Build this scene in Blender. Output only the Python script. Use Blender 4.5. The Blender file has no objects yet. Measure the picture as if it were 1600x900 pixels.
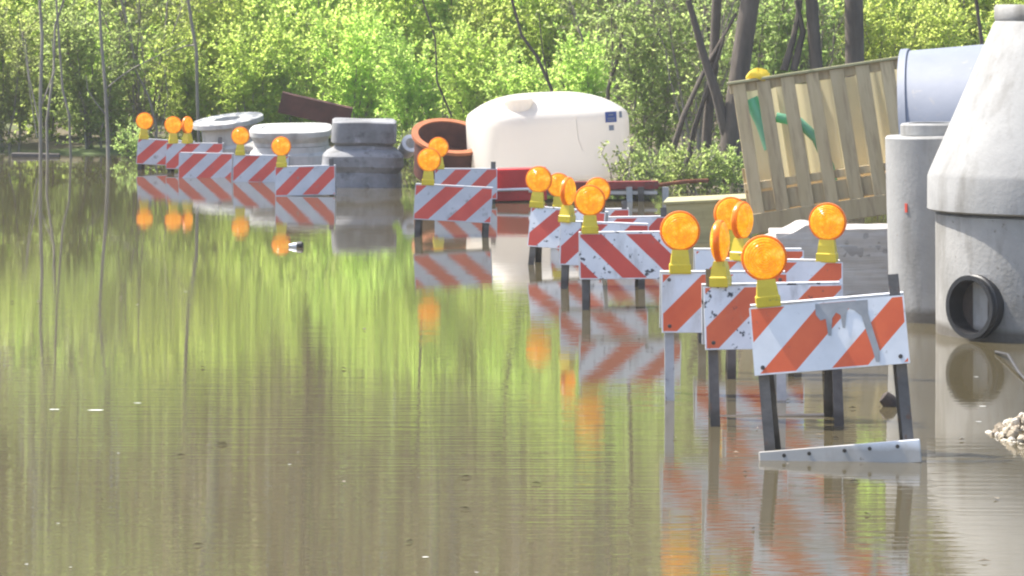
import bpy, bmesh, math, random
import numpy as np
from mathutils import Vector, Matrix, Euler
R = math.radians
sc = bpy.context.scene
col = sc.collection

# ------------------------------------------------------------------ camera, sky, sun, exposure
CAM_H = 1.83                       # eye height above the water
F = 6000.0                         # focal length in photo pixels (1600 wide): a long lens
cd = bpy.data.cameras.new('camera'); cam = bpy.data.objects.new('camera', cd); col.objects.link(cam)
cam.location = (0, 0, CAM_H); cam.rotation_euler = (R(90), 0, 0)
cd.sensor_width = 36; cd.lens = 36 * F / 1600; cd.shift_y = -450 / 1600
cd.clip_start = 0.5; cd.clip_end = 3000
sc.camera = cam

SUN_EL, SUN_AZ = R(57), R(-67)     # azimuth clockwise from +Y (north); negative = to the left, behind the scene
w = bpy.data.worlds.new('World'); sc.world = w; w.use_nodes = True
wn = w.node_tree; wn.nodes.clear()
sky = wn.nodes.new('ShaderNodeTexSky'); sky.sky_type = 'NISHITA'; sky.sun_disc = False
sky.sun_elevation = SUN_EL; sky.sun_rotation = SUN_AZ; sky.dust_density = 2.0; sky.air_density = .9; sky.ozone_density = .8
bg = wn.nodes.new('ShaderNodeBackground'); bg.inputs[1].default_value = 0.14
wo = wn.nodes.new('ShaderNodeOutputWorld')
wn.links.new(sky.outputs[0], bg.inputs[0]); wn.links.new(bg.outputs[0], wo.inputs[0])
ld = bpy.data.lights.new('sun', 'SUN'); ld.energy = 4.2; ld.angle = R(0.5); ld.color = (1.0, 0.95, 0.86)
sun = bpy.data.objects.new('sun', ld); col.objects.link(sun)
sd = Vector((math.sin(SUN_AZ) * math.cos(SUN_EL), math.cos(SUN_AZ) * math.cos(SUN_EL), math.sin(SUN_EL)))
sun.rotation_euler = sd.to_track_quat('Z', 'Y').to_euler(); sun.location = sd * 60
sc.view_settings.view_transform = 'Standard'; sc.view_settings.look = 'None'
sc.view_settings.exposure = 1.42; sc.view_settings.gamma = 1
sc.cycles.max_bounces = 8; sc.cycles.transparent_max_bounces = 8
sc.cycles.filter_width = 2.2

# ------------------------------------------------------------------ helpers
rng = random.Random(7)

def at(u, v, s):
    """photo pixel (u, v) at the depth where one metre spans s pixels -> world point"""
    return Vector(((u - 800) / s, F / s, CAM_H - v / s))

def gx(u, s): return (u - 800) / s
def gz(v, s): return CAM_H - v / s

class MB:
    def __init__(self): self.v = []; self.f = []; self.m = []
    def add(self, vs, fs, mi=0):
        b = len(self.v); self.v += [tuple(p) for p in vs]
        for f in fs: self.f.append(tuple(b + i for i in f)); self.m.append(mi)
        return self
    def box(self, c, s, rot=None, mi=0, bev=0.0):
        x, y, z = [k / 2 for k in s]
        M = rot.to_matrix() if isinstance(rot, Euler) else (rot or Matrix.Identity(3))
        c = Vector(c)
        if bev > 0:
            b = min(bev, x * .8, y * .8, z * .8)
            bm = bmesh.new(); bmesh.ops.create_cube(bm, size=1)
            for q in bm.verts: q.co = Vector((q.co.x * 2 * x, q.co.y * 2 * y, q.co.z * 2 * z))
            bmesh.ops.bevel(bm, geom=list(bm.edges), offset=b, segments=1, affect='EDGES', profile=.5)
            bm.verts.ensure_lookup_table()
            self.add([c + M @ q.co for q in bm.verts], [[q.index for q in f.verts] for f in bm.faces], mi); bm.free()
            return self
        P = [(-x, -y, -z), (x, -y, -z), (x, y, -z), (-x, y, -z), (-x, -y, z), (x, -y, z), (x, y, z), (-x, y, z)]
        return self.add([c + M @ Vector(p) for p in P],
                        [(0, 3, 2, 1), (4, 5, 6, 7), (0, 1, 5, 4), (1, 2, 6, 5), (2, 3, 7, 6), (3, 0, 4, 7)], mi)
    def tube(self, pts, rad, n=8, mi=0, cap=True):
        pts = [Vector(p) for p in pts]
        if not hasattr(rad, '__len__'): rad = [rad] * len(pts)
        vs, fs = [], []; side = None
        for i, p in enumerate(pts):
            t = (pts[min(i + 1, len(pts) - 1)] - pts[max(i - 1, 0)]).normalized()
            if side is None: side = t.orthogonal().normalized()
            side = (side - t * side.dot(t))
            side = side.normalized() if side.length > 1e-6 else t.orthogonal().normalized()
            up = t.cross(side)
            for k in range(n):
                a = 2 * math.pi * k / n
                vs.append(p + (side * math.cos(a) + up * math.sin(a)) * rad[i])
        for i in range(len(pts) - 1):
            for k in range(n):
                k2 = (k + 1) % n
                fs.append((i * n + k, i * n + k2, (i + 1) * n + k2, (i + 1) * n + k))
        if cap:
            fs.append(tuple(range(n - 1, -1, -1))); fs.append(tuple((len(pts) - 1) * n + k for k in range(n)))
        return self.add(vs, fs, mi)
    def lathe(self, prof, n=32, M=None, mi=0, wob=0.0, seed=0, sq=0):
        """prof: list of (r, z); closed at the ends where r = 0"""
        M = M or Matrix.Identity(4); vs, fs = [], []
        ph = [random.Random(seed + k).uniform(0, 6.28) for k in range(6)]
        for i, (r, z) in enumerate(prof):
            for k in range(n):
                a = 2 * math.pi * k / n
                q = r * (1 + wob * (math.sin(2 * a + ph[0] + z * 3) + .6 * math.sin(3 * a + ph[1] - z * 5) + .4 * math.sin(5 * a + ph[2] + z * 9)))
                if sq: q *= (abs(math.cos(a)) ** sq + abs(math.sin(a)) ** sq) ** (-1 / sq)
                vs.append(M @ Vector((q * math.cos(a), q * math.sin(a), z + (wob * .2 * math.sin(3 * a + ph[3])))))
        for i in range(len(prof) - 1):
            for k in range(n):
                k2 = (k + 1) % n
                fs.append((i * n + k, i * n + k2, (i + 1) * n + k2, (i + 1) * n + k))
        return self.add(vs, fs, mi)
    def build(self, name, mats, parent=None, smooth=False, sharp=None, loc=None, rot=None):
        me = bpy.data.meshes.new(name); me.from_pydata(self.v, [], self.f)
        if not isinstance(mats, (list, tuple)): mats = [mats]
        for m in mats: me.materials.append(m)
        me.polygons.foreach_set('material_index', self.m)
        bm = bmesh.new(); bm.from_mesh(me)
        bmesh.ops.remove_doubles(bm, verts=bm.verts, dist=1e-5)
        bmesh.ops.recalc_face_normals(bm, faces=bm.faces)
        if smooth:
            lim = R(sharp or 40)
            for f in bm.faces: f.smooth = True
            for e in bm.edges:
                if len(e.link_faces) == 2 and e.calc_face_angle(0) > lim: e.smooth = False
        bm.to_mesh(me); bm.free(); me.update()
        return link(name, me, parent, loc, rot)

def link(name, me, parent=None, loc=None, rot=None):
    o = bpy.data.objects.new(name, me); col.objects.link(o)
    if parent: o.parent = parent
    if loc is not None: o.location = loc
    if rot is not None: o.rotation_euler = rot
    return o

def tag(o, label=None, cat=None, group=None, kind=None):
    if label: o['label'] = label
    if cat: o['category'] = cat
    if group: o['group'] = group
    if kind: o['kind'] = kind
    return o

def empty(name, loc, rot=(0, 0, 0)):
    o = bpy.data.objects.new(name, None); col.objects.link(o); o.location = loc; o.rotation_euler = rot
    o.empty_display_size = .1
    return o

def copy_thing(root, **kw):
    r = root.copy(); col.objects.link(r)
    for ch in list(root.children):
        c = ch.copy(); col.objects.link(c); c.parent = r
        for g in list(ch.children):
            d = g.copy(); col.objects.link(d); d.parent = c
    return r

# ------------------------------------------------------------------ materials
def new_mat(name):
    m = bpy.data.materials.new(name); m.use_nodes = True; nt = m.node_tree
    for n in list(nt.nodes): nt.nodes.remove(n)
    out = nt.nodes.new('ShaderNodeOutputMaterial')
    return m, nt, out

def N(nt, kind, **kw):
    n = nt.nodes.new('ShaderNode' + kind)
    for k, v in kw.items():
        if k.startswith('i_'):
            key = k[2:]; key = int(key) if key.isdigit() else key.replace('_', ' ')
            n.inputs[key].default_value = v
        else: setattr(n, k, v)
    return n

def ramp(nt, stops):
    r = nt.nodes.new('ShaderNodeValToRGB'); e = r.color_ramp.elements
    while len(e) < len(stops): e.new(.5)
    for q, (p, c) in zip(e, stops):
        q.position = p; q.color = (c[0], c[1], c[2], 1) if hasattr(c, '__len__') else (c, c, c, 1)
    return r

def surf(name, c1, c2, rough=.6, scale=4, bump=.1, bscale=30, metal=0, stretch=(1, 1, 1), dirt=None, dscale=20, dthr=(.6, .66),
         dstretch=(1, 1, 1), dirt2=None, d2scale=5, d2thr=(.55, .7), d2stretch=(1, 1, .25), transl=None, spec=.5, per_obj=0.0, wet=0.0):
    m, nt, out = new_mat(name); L = nt.links.new
    tc = N(nt, 'TexCoord'); mp = N(nt, 'Mapping'); mp.inputs['Scale'].default_value = stretch
    info = N(nt, 'ObjectInfo')
    off = N(nt, 'VectorMath', operation='SCALE'); off.inputs[0].default_value = (17, 31, 23); L(info.outputs['Random'], off.inputs['Scale'])
    ad = N(nt, 'VectorMath', operation='ADD'); L(tc.outputs['Object'], ad.inputs[0]); L(off.outputs[0], ad.inputs[1])
    L(ad.outputs[0], mp.inputs['Vector'])
    n1 = N(nt, 'TexNoise', i_Scale=scale, i_Detail=6, i_Roughness=.62); L(mp.outputs[0], n1.inputs['Vector'])
    r1 = ramp(nt, [(.3, c1), (.72, c2)]); L(n1.outputs['Fac'], r1.inputs[0]); c = r1.outputs[0]
    def over(c, colr, sc_, thr, st):
        mm = N(nt, 'Mapping'); mm.inputs['Scale'].default_value = st; L(ad.outputs[0], mm.inputs['Vector'])
        nn = N(nt, 'TexNoise', i_Scale=sc_, i_Detail=5, i_Roughness=.6); L(mm.outputs[0], nn.inputs['Vector'])
        rr = ramp(nt, [(thr[0], 0.0), (thr[1], 1.0)]); L(nn.outputs['Fac'], rr.inputs[0])
        mx = N(nt, 'MixRGB'); L(rr.outputs[0], mx.inputs['Fac']); L(c, mx.inputs[1]); mx.inputs[2].default_value = (*colr, 1)
        return mx.outputs[0]
    if dirt2: c = over(c, dirt2, d2scale, d2thr, d2stretch)
    if dirt: c = over(c, dirt, dscale, dthr, dstretch)
    if per_obj:
        hv = N(nt, 'HueSaturation'); mr = N(nt, 'MapRange', i_To_Min=1 - per_obj, i_To_Max=1 + per_obj)
        L(info.outputs['Random'], mr.inputs['Value']); L(mr.outputs[0], hv.inputs['Value']); L(c, hv.inputs['Color']); c = hv.outputs[0]
    if wet:
        gp_ = N(nt, 'NewGeometry'); sx_ = N(nt, 'SeparateXYZ'); L(gp_.outputs['Position'], sx_.inputs[0])
        ma = N(nt, 'Math', operation='MULTIPLY_ADD'); L(n1.outputs['Fac'], ma.inputs[0]); ma.inputs[1].default_value = -.09; L(sx_.outputs['Z'], ma.inputs[2])
        wr_ = ramp(nt, [(.0, wet), (.035, 0.0)]); L(ma.outputs[0], wr_.inputs[0])
        mx = N(nt, 'MixRGB', blend_type='MULTIPLY'); L(wr_.outputs[0], mx.inputs['Fac']); L(c, mx.inputs[1]); mx.inputs[2].default_value = (.35, .31, .25, 1); c = mx.outputs[0]
    b = N(nt, 'BsdfPrincipled', i_Roughness=rough, i_Metallic=metal); b.inputs['Specular IOR Level'].default_value = spec
    L(c, b.inputs['Base Color'])
    if bump:
        nb = N(nt, 'TexNoise', i_Scale=bscale, i_Detail=5); L(mp.outputs[0], nb.inputs['Vector'])
        bp = N(nt, 'Bump', i_Strength=bump, i_Distance=.01); L(nb.outputs['Fac'], bp.inputs['Height']); L(bp.outputs[0], b.inputs['Normal'])
    o = b.outputs[0]
    if transl:
        t = N(nt, 'BsdfTranslucent'); t.inputs[0].default_value = (*transl[0], 1)
        ms = N(nt, 'MixShader'); ms.inputs[0].default_value = transl[1]; L(o, ms.inputs[1]); L(t.outputs[0], ms.inputs[2]); o = ms.outputs[0]
    L(o, out.inputs[0])
    return m

def leaf_mat(name, cols, tcols, tfac=.5):
    m, nt, out = new_mat(name); L = nt.links.new
    g = N(nt, 'NewGeometry'); info = N(nt, 'ObjectInfo')
    r1 = ramp(nt, [(i / (len(cols) - 1), c) for i, c in enumerate(cols)]); r2 = ramp(nt, [(i / (len(tcols) - 1), c) for i, c in enumerate(tcols)])
    hs = []
    for r in (r1, r2):
        L(g.outputs['Random Per Island'], r.inputs[0])
        h = N(nt, 'HueSaturation'); mr = N(nt, 'MapRange', i_To_Min=.478, i_To_Max=.508); L(info.outputs['Random'], mr.inputs['Value'])
        mv = N(nt, 'MapRange', i_To_Min=.8, i_To_Max=1.2); L(info.outputs['Random'], mv.inputs['Value'])
        L(mr.outputs[0], h.inputs['Hue']); L(mv.outputs[0], h.inputs['Value']); L(r.outputs[0], h.inputs['Color']); hs.append(h.outputs[0])
    d = N(nt, 'BsdfPrincipled', i_Roughness=.45); L(hs[0], d.inputs['Base Color'])
    t = N(nt, 'BsdfTranslucent'); L(hs[1], t.inputs[0])
    ms = N(nt, 'MixShader'); ms.inputs[0].default_value = tfac
    L(d.outputs[0], ms.inputs[1]); L(t.outputs[0], ms.inputs[2]); L(ms.outputs[0], out.inputs[0])
    return m

M = {}
M['concrete'] = surf('concrete', (.22, .215, .20), (.34, .33, .31), .85, 3, .25, 45, wet=.9, dirt=(.16, .14, .12), dscale=34, dthr=(.64, .69), dirt2=(.14, .13, .11), d2scale=5, d2thr=(.48, .7))
M['concrete_pale'] = surf('concrete_pale', (.23, .228, .22), (.33, .325, .31), .8, 3, .2, 45, wet=.9, dirt=(.2, .17, .14), dscale=40, dthr=(.66, .71), dirt2=(.17, .163, .148), d2scale=6, d2thr=(.48, .72))
M['concrete_dark'] = surf('concrete_dark', (.13, .13, .13), (.28, .28, .29), .8, 3.5, .3, 30, dirt=(.10, .10, .10), dscale=9, dthr=(.55, .7), dirt2=(.34, .34, .36), d2scale=6, d2thr=(.58, .7), d2stretch=(1, 1, .6))
M['pipe_grey'] = surf('pipe_grey', (.165, .18, .215), (.225, .24, .28), .5, 2, .08, 20, dirt=(.28, .27, .26), dscale=14, dthr=(.62, .75))
M['rubber'] = surf('rubber', (.006, .006, .007), (.016, .016, .018), .5, 8, .1, 30)
M['white'] = surf('white_paint', (.60, .60, .60), (.76, .76, .76), .45, 5, .05, 30, dirt=(.25, .23, .20), dscale=26, dthr=(.66, .72), dirt2=(.50, .48, .44), d2scale=7, d2thr=(.55, .75), wet=.8)
M['orange'] = surf('orange_sheeting', (.62, .09, .018), (.74, .13, .03), .4, 5, .05, 30, dirt=(.30, .10, .06), dscale=28, dthr=(.67, .73))
M['white_worn'] = surf('white_worn', (.60, .60, .61), (.78, .78, .78), .5, 5, .08, 30, dirt=(.05, .05, .05), dscale=24, dthr=(.60, .635), dirt2=(.42, .41, .40), d2scale=8, d2thr=(.55, .7))
M['orange_worn'] = surf('orange_worn', (.58, .10, .03), (.70, .14, .04), .5, 5, .08, 30, dirt=(.06, .04, .04), dscale=24, dthr=(.63, .665), dirt2=(.45, .22, .14), d2scale=9, d2thr=(.58, .75))
M['red'] = surf('red_sheeting', (.50, .048, .026), (.62, .075, .04), .45, 5, .05, 30, dirt=(.28, .16, .13), dscale=16, dthr=(.62, .74))
M['grey_white'] = surf('grey_white_sheeting', (.40, .41, .43), (.54, .54, .56), .5, 5, .05, 30, dirt=(.22, .21, .20), dscale=14, dthr=(.60, .74))
M['splash'] = surf('grey_paint', (.24, .24, .235), (.33, .33, .33), .6, 9, .1, 40)
M['steel'] = surf('weathered_steel', (.060, .052, .046), (.14, .125, .11), .55, 9, .15, 50, metal=.2, wet=.8, dirt=(.12, .065, .04), dscale=22, dthr=(.6, .7))
M['pale_steel'] = surf('pale_steel', (.28, .28, .28), (.46, .46, .45), .5, 9, .1, 50, metal=.2, dirt=(.12, .11, .10), dscale=22, dthr=(.6, .7))
M['case'] = surf('yellow_plastic', (.62, .46, .02), (.74, .58, .035), .4, 6, .03, 40, dirt=(.35, .27, .05), dscale=25, dthr=(.62, .72))
M['rust'] = surf('rust', (.10, .03, .012), (.26, .085, .03), .85, 8, .3, 40)
M['rust_rim'] = surf('rust_rim', (.28, .085, .028), (.40, .135, .048), .8, 8, .2, 40)
M['brown_steel'] = surf('brown_steel', (.05, .016, .010), (.12, .038, .024), .7, 7, .2, 40)
M['red_paint'] = surf('red_paint', (.42, .012, .014), (.52, .025, .025), .35, 5, .05, 30, dirt=(.14, .03, .02), dscale=18, dthr=(.6, .72), spec=.4)
M['red_dark'] = surf('dull_red_paint', (.16, .016, .014), (.27, .03, .025), .5, 6, .1, 30, dirt=(.10, .05, .035), dscale=14, dthr=(.5, .7))
M['concrete_light'] = surf('concrete_light', (.38, .37, .35), (.52, .51, .48), .8, 3, .25, 40, wet=.9, dirt2=(.24, .235, .22), d2scale=6, d2thr=(.5, .72))
M['tank'] = surf('white_polyethylene', (.74, .72, .68), (.80, .78, .74), .4, 2, .03, 10, transl=((.87, .80, .70), .5))
M['white_plastic'] = surf('white_plastic', (.70, .70, .70), (.80, .80, .80), .35, 5, .02, 20)
M['blue'] = surf('blue_print', (.015, .045, .20), (.03, .07, .27), .4, 8, 0, 20)
M['crate_wood'] = surf('crate_wood', (.43, .33, .175), (.54, .435, .26), .75, 5, .15, 40, stretch=(2, 2, .3), dirt=(.26, .18, .10), dscale=9, dthr=(.5, .8), dstretch=(3, 3, .35), per_obj=.14)
M['glow_liner'] = surf('gap_glow_liner', (.40, .36, .235), (.50, .46, .31), .35, 4, .25, 7, transl=((.72, .64, .40), .45))
M['green'] = surf('green_plastic', (.20, .44, .31), (.26, .50, .37), .35, 6, .05, 30, transl=((.05, .7, .3), .35))
M['yellow'] = surf('yellow_wrap', (.65, .50, .04), (.75, .60, .08), .5, 6, .1, 30, transl=((.9, .75, .1), .4))
M['plywood'] = surf('plywood', (.28, .26, .13), (.40, .37, .20), .7, 6, .1, 40, stretch=(.4, 1, 3), dirt=(.18, .18, .09), dscale=10, dthr=(.58, .75))
M['board'] = surf('grey_board', (.30, .27, .245), (.44, .41, .37), .75, 7, .2, 40, stretch=(.25, 1, 3), per_obj=.25)
M['wrap'] = surf('white_wrap', (.40, .36, .32), (.52, .475, .43), .35, 6, .8, 9, stretch=(.25, 1, 3.5))
M['bark'] = surf('bark', (.045, .036, .028), (.13, .105, .082), .9, 9, .6, 30, stretch=(1, 1, .25))
M['bark_pale'] = surf('bark_pale', (.17, .15, .125), (.30, .27, .225), .9, 9, .4, 30, stretch=(1, 1, .25))
M['twig'] = surf('twig', (.10, .08, .055), (.22, .185, .13), .85, 12, 0, 30)
M['stone'] = surf('stone', (.24, .20, .15), (.52, .46, .37), .85, 14, .2, 40)
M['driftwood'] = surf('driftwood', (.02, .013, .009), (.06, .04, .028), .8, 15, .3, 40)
M['log'] = surf('wet_board', (.05, .042, .038), (.10, .085, .075), .6, 9, .2, 40, stretch=(.3, 1, 1))
M['foam'] = surf('foam', (.7, .7, .66), (.85, .85, .8), .6, 9, 0, 40)
M['cable'] = surf('cable', (.02, .02, .02), (.05, .045, .04), .6, 9, 0, 40)
M['soil'] = surf('soil', (.055, .045, .028), (.13, .105, .065), .95, .7, .5, 6, dirt=(.07, .10, .025), dscale=.5, dthr=(.5, .62))
G1, G2 = (.085, .125, .022), (.12, .155, .034)
M['leaf'] = leaf_mat('willow_leaf', [G1, (.09, .125, .024), G2], [(.48, .76, .13), (.62, .86, .20), (.78, .92, .32)], .70)
M['leaf_bright'] = leaf_mat('bright_leaf', [(.08, .12, .018), (.12, .155, .03)], [(.58, .84, .15), (.78, .93, .28)], .72)
M['leaf_olive'] = leaf_mat('olive_leaf', [(.060, .075, .025), (.105, .110, .045)], [(.40, .58, .15), (.58, .70, .26)], .62)
M['leaf_wood'] = leaf_mat('wood_leaf', [(.055, .05, .03), (.085, .08, .045), (.10, .10, .05)], [(.36, .31, .20), (.50, .46, .28)], .5)

# amber lens
m, nt, out = new_mat('amber_lens'); L = nt.links.new
tc = N(nt, 'TexCoord'); vo = N(nt, 'TexVoronoi', i_Scale=75); L(tc.outputs['Object'], vo.inputs['Vector'])
n2 = N(nt, 'TexNoise', i_Scale=22, i_Detail=3); L(tc.outputs['Object'], n2.inputs['Vector'])
rp = ramp(nt, [(.36, (.97, .42, .010)), (.52, (1.0, .55, .02)), (.66, (1.0, .74, .11))]); L(n2.outputs['Fac'], rp.inputs[0])  # paler patches put highlights into the lens colour
bp = N(nt, 'Bump', i_Strength=.5, i_Distance=.004); L(vo.outputs['Distance'], bp.inputs['Height'])
vr = ramp(nt, [(.0, 1.0), (.6, .74)]); L(vo.outputs['Distance'], vr.inputs[0])
mxl = N(nt, 'MixRGB', blend_type='MULTIPLY'); mxl.inputs['Fac'].default_value = 1; L(rp.outputs[0], mxl.inputs[1]); L(vr.outputs[0], mxl.inputs[2])
pb = N(nt, 'BsdfPrincipled', i_Roughness=.22); L(mxl.outputs[0], pb.inputs['Base Color']); L(bp.outputs[0], pb.inputs['Normal'])
tb = N(nt, 'BsdfTranslucent'); L(mxl.outputs[0], tb.inputs[0]); L(bp.outputs[0], tb.inputs['Normal'])
ms = N(nt, 'MixShader'); ms.inputs[0].default_value = .5
L(mxl.outputs[0], pb.inputs['Emission Color']); pb.inputs['Emission Strength'].default_value = .36   # faint glow added to brighten the lenses and their reflections
L(pb.outputs[0], ms.inputs[1]); L(tb.outputs[0], ms.inputs[2]); L(ms.outputs[0], out.inputs[0]); M['lens'] = m
M['bezel'] = surf('amber_bezel', (.72, .20, .006), (.86, .28, .01), .3, 12, .05, 40, transl=((1, .4, .01), .35))

# water: muddy, calm far off, finely rippled nearer
m, nt, out = new_mat('flood_water'); L = nt.links.new
tc = N(nt, 'TexCoord')
def wnoise(scale, st, det=3):
    mp = N(nt, 'Mapping'); mp.inputs['Scale'].default_value = st; L(tc.outputs['Object'], mp.inputs['Vector'])
    n = N(nt, 'TexNoise', i_Scale=scale, i_Detail=det, i_Roughness=.55); L(mp.outputs[0], n.inputs['Vector']); return n.outputs['Fac']
fine = wnoise(9, (.16, 1.7, 1)); broad = wnoise(1.3, (.6, 1, 1), 2); patch = wnoise(.16, (1, .7, 1), 2); silt = wnoise(.22, (1, .6, 1), 4)
pr = ramp(nt, [(.40, .25), (.60, 1.0)]); L(patch, pr.inputs[0])
sxy = N(nt, 'SeparateXYZ'); L(tc.outputs['Object'], sxy.inputs[0])
mrw = N(nt, 'MapRange', i_From_Min=19.0, i_From_Max=31.0, i_To_Min=1.0, i_To_Max=.25); L(sxy.outputs['Y'], mrw.inputs['Value'])
mw = N(nt, 'Math', operation='MULTIPLY'); L(pr.outputs[0], mw.inputs[0]); L(mrw.outputs[0], mw.inputs[1])
b1 = N(nt, 'Bump', i_Distance=.0016); b1.inputs['Strength'].default_value = .5; L(broad, b1.inputs['Height'])
b2 = N(nt, 'Bump', i_Distance=.0014); L(mw.outputs[0], b2.inputs['Strength']); L(fine, b2.inputs['Height']); L(b1.outputs[0], b2.inputs['Normal'])
cr = ramp(nt, [(.3, (.066, .054, .029)), (.7, (.086, .072, .040))]); L(silt, cr.inputs[0])
pb = N(nt, 'BsdfPrincipled', i_Roughness=.012, i_IOR=1.36); L(cr.outputs[0], pb.inputs['Base Color']); L(b2.outputs[0], pb.inputs['Normal'])
L(pb.outputs[0], out.inputs[0]); M['water'] = m

# ------------------------------------------------------------------ setting: ground, water
def sstep(a, b, x):
    t = np.clip((x - a) / (b - a), 0, 1); return t * t * (3 - 2 * t)
def shore(x):
    return 45.5 - 8.3 * sstep(-1.2, 1.4, np.asarray(x, float))
def ground_z(x, y):
    d = np.asarray(y, float) - shore(x)
    z = np.where(d > 0, .05 * np.minimum(d, 60) * (1 + .15 * np.sin(np.asarray(x) * .7)), np.maximum(.10 * d, -.6))
    side = np.maximum(np.abs(np.asarray(x)) - 55, 0)
    return z + np.minimum(side * .12, 2.5)
xs = np.unique(np.concatenate([np.linspace(-14, 14, 57), np.linspace(-60, 60, 41), np.array([-900, -500, -250, -120, 120, 250, 500, 900])]))
ys_ = np.unique(np.concatenate([np.linspace(30, 62, 65), np.linspace(-60, 120, 37), np.array([-900, -400, -150, 200, 400, 900, 1500])]))
X, Y = np.meshgrid(xs, ys_); Z = ground_z(X, Y)
rs = np.random.RandomState(1); Z = Z + np.where(Y > shore(X) + .3, rs.uniform(-.02, .03, Z.shape), 0)
nx, ny = len(xs), len(ys_)
g = MB(); g.v = list(zip(X.ravel().tolist(), Y.ravel().tolist(), Z.ravel().tolist()))
g.f = [(j * nx + i, j * nx + i + 1, (j + 1) * nx + i + 1, (j + 1) * nx + i) for j in range(ny - 1) for i in range(nx - 1)]; g.m = [0] * len(g.f)
tag(g.build('ground', M['soil'], smooth=True, sharp=80), kind='structure')
wt = MB(); wt.add([(-75, -80, 0), (75, -80, 0), (75, 60, 0), (-75, 60, 0)], [(0, 1, 2, 3)])
tag(wt.build('water', M['water']), kind='structure')

# ------------------------------------------------------------------ barricades
def lens_mesh():
    b = MB(); prof = [(0.0005, -.036)]
    for k in range(1, 9):
        r = .083 * k / 8; y = -.036 * math.sqrt(max(0, 1 - (r / .096) ** 2)) - .004
        prof += [(r - .0045, y), (r, y + .004)]
    prof += [(.083, -.012), (.083, .012)]
    for k in range(8, 0, -1):
        r = .083 * k / 8; y = .036 * math.sqrt(max(0, 1 - (r / .096) ** 2)) + .004
        prof += [(r, y - .004), (r - .0045, y)]
    prof.append((.0005, .036))
    b.lathe(prof, 32, Matrix.Rotation(R(90), 4, 'X'))
    o = b.build('lens_source', M['lens'], smooth=True, sharp=25); me = o.data; bpy.data.objects.remove(o); me.name = 'lens'; return me
def bezel_mesh():
    b = MB(); b.lathe([(.084, -.013), (.091, -.013), (.093, -.006), (.093, .006), (.091, .013), (.084, .013), (.084, -.013)], 32, Matrix.Rotation(R(90), 4, 'X'))
    o = b.build('bezel_source', M['bezel'], smooth=True, sharp=30); me = o.data; bpy.data.objects.remove(o); me.name = 'bezel'; return me
def case_mesh():
    b = MB()
    def loop(z, a, d): return [(-a, -d, z), (a, -d, z), (a, d, z), (-a, d, z)]
    lv = [(-.195, .047, .038), (-.19, .049, .040), (-.155, .049, .040), (-.150, .044, .036), (-.115, .040, .032), (-.085, .036, .024)]
    vs = [p for z, a, d in lv for p in loop(z, a, d)]
    fs = [(i * 4 + k, i * 4 + (k + 1) % 4, (i + 1) * 4 + (k + 1) % 4, (i + 1) * 4 + k) for i in range(len(lv) - 1) for k in range(4)]
    fs += [(3, 2, 1, 0), tuple(len(vs) - 4 + k for k in range(4))]
    b.add(vs, fs)
    o = b.build('case_source', M['case']); me = o.data; bpy.data.objects.remove(o); me.name = 'battery_case'; return me
LENS, BEZEL, CASE = lens_mesh(), bezel_mesh(), case_mesh()

def clip_poly(poly, nrm, dist):
    res = []
    for i in range(len(poly)):
        p, q = poly[i], poly[(i + 1) % len(poly)]
        a = p[0] * nrm[0] + p[1] * nrm[1] - dist; c = q[0] * nrm[0] + q[1] * nrm[1] - dist
        if a >= 0: res.append(p)
        if (a >= 0) != (c >= 0):
            t = a / (a - c); res.append((p[0] + (q[0] - p[0]) * t, p[1] + (q[1] - p[1]) * t))
    return res

PTOP, PH, TILT = .86, .275, R(14)
def frame_pt(side, x, h, out=0.0):
    """a point of the leaning front (side -1) or rear (+1) frame: x across, h up the leg, out away from the legs"""
    hinge = .95; y = side * (.03 + (hinge - h) * math.sin(TILT) + out * math.cos(TILT)); z = hinge * math.cos(TILT) - (hinge - h) * math.cos(TILT) + out * math.sin(TILT) * 0.6
    return Vector((x, y, z))
PZ = frame_pt(-1, 0, PTOP).z

def panel_mesh(side, w_, phase, lean, h0=PTOP - PH, h1=PTOP):
    b = MB(); th = .020; o0 = .022; o1 = o0 + th
    rect = [(-w_ / 2, h0), (w_ / 2, h0), (w_ / 2, h1), (-w_ / 2, h1)]
    k = 1 / math.sqrt(2); nrm = (k, -k) if lean > 0 else (k, k); wd = .1016
    e = .006; inner = [(-w_ / 2 + e, h0 + e), (w_ / 2 - e, h0 + e), (w_ / 2 - e, h1 - e), (-w_ / 2 + e, h1 - e)]
    for i in range(-14, 15):
        d0 = phase + i * wd
        p = clip_poly(inner, nrm, d0); p = clip_poly(p, (-nrm[0], -nrm[1]), -(d0 + wd)) if len(p) > 2 else []
        if len(p) > 2: b.add([frame_pt(side, x, h, o1) for x, h in p], [tuple(range(len(p)))], 1 if i % 2 else 0)
    R4 = [frame_pt(side, x, h, o1) for x, h in rect]; I4 = [frame_pt(side, x, h, o1) for x, h in inner]; B4 = [frame_pt(side, x, h, o0) for x, h in rect]
    b.add(R4 + I4 + B4, [(i, (i + 1) % 4, 4 + (i + 1) % 4, 4 + i) for i in range(4)] + [(8 + i, 8 + (i + 1) % 4, (i + 1) % 4, i) for i in range(4)] + [(11, 10, 9, 8)], 0)
    return b

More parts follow.
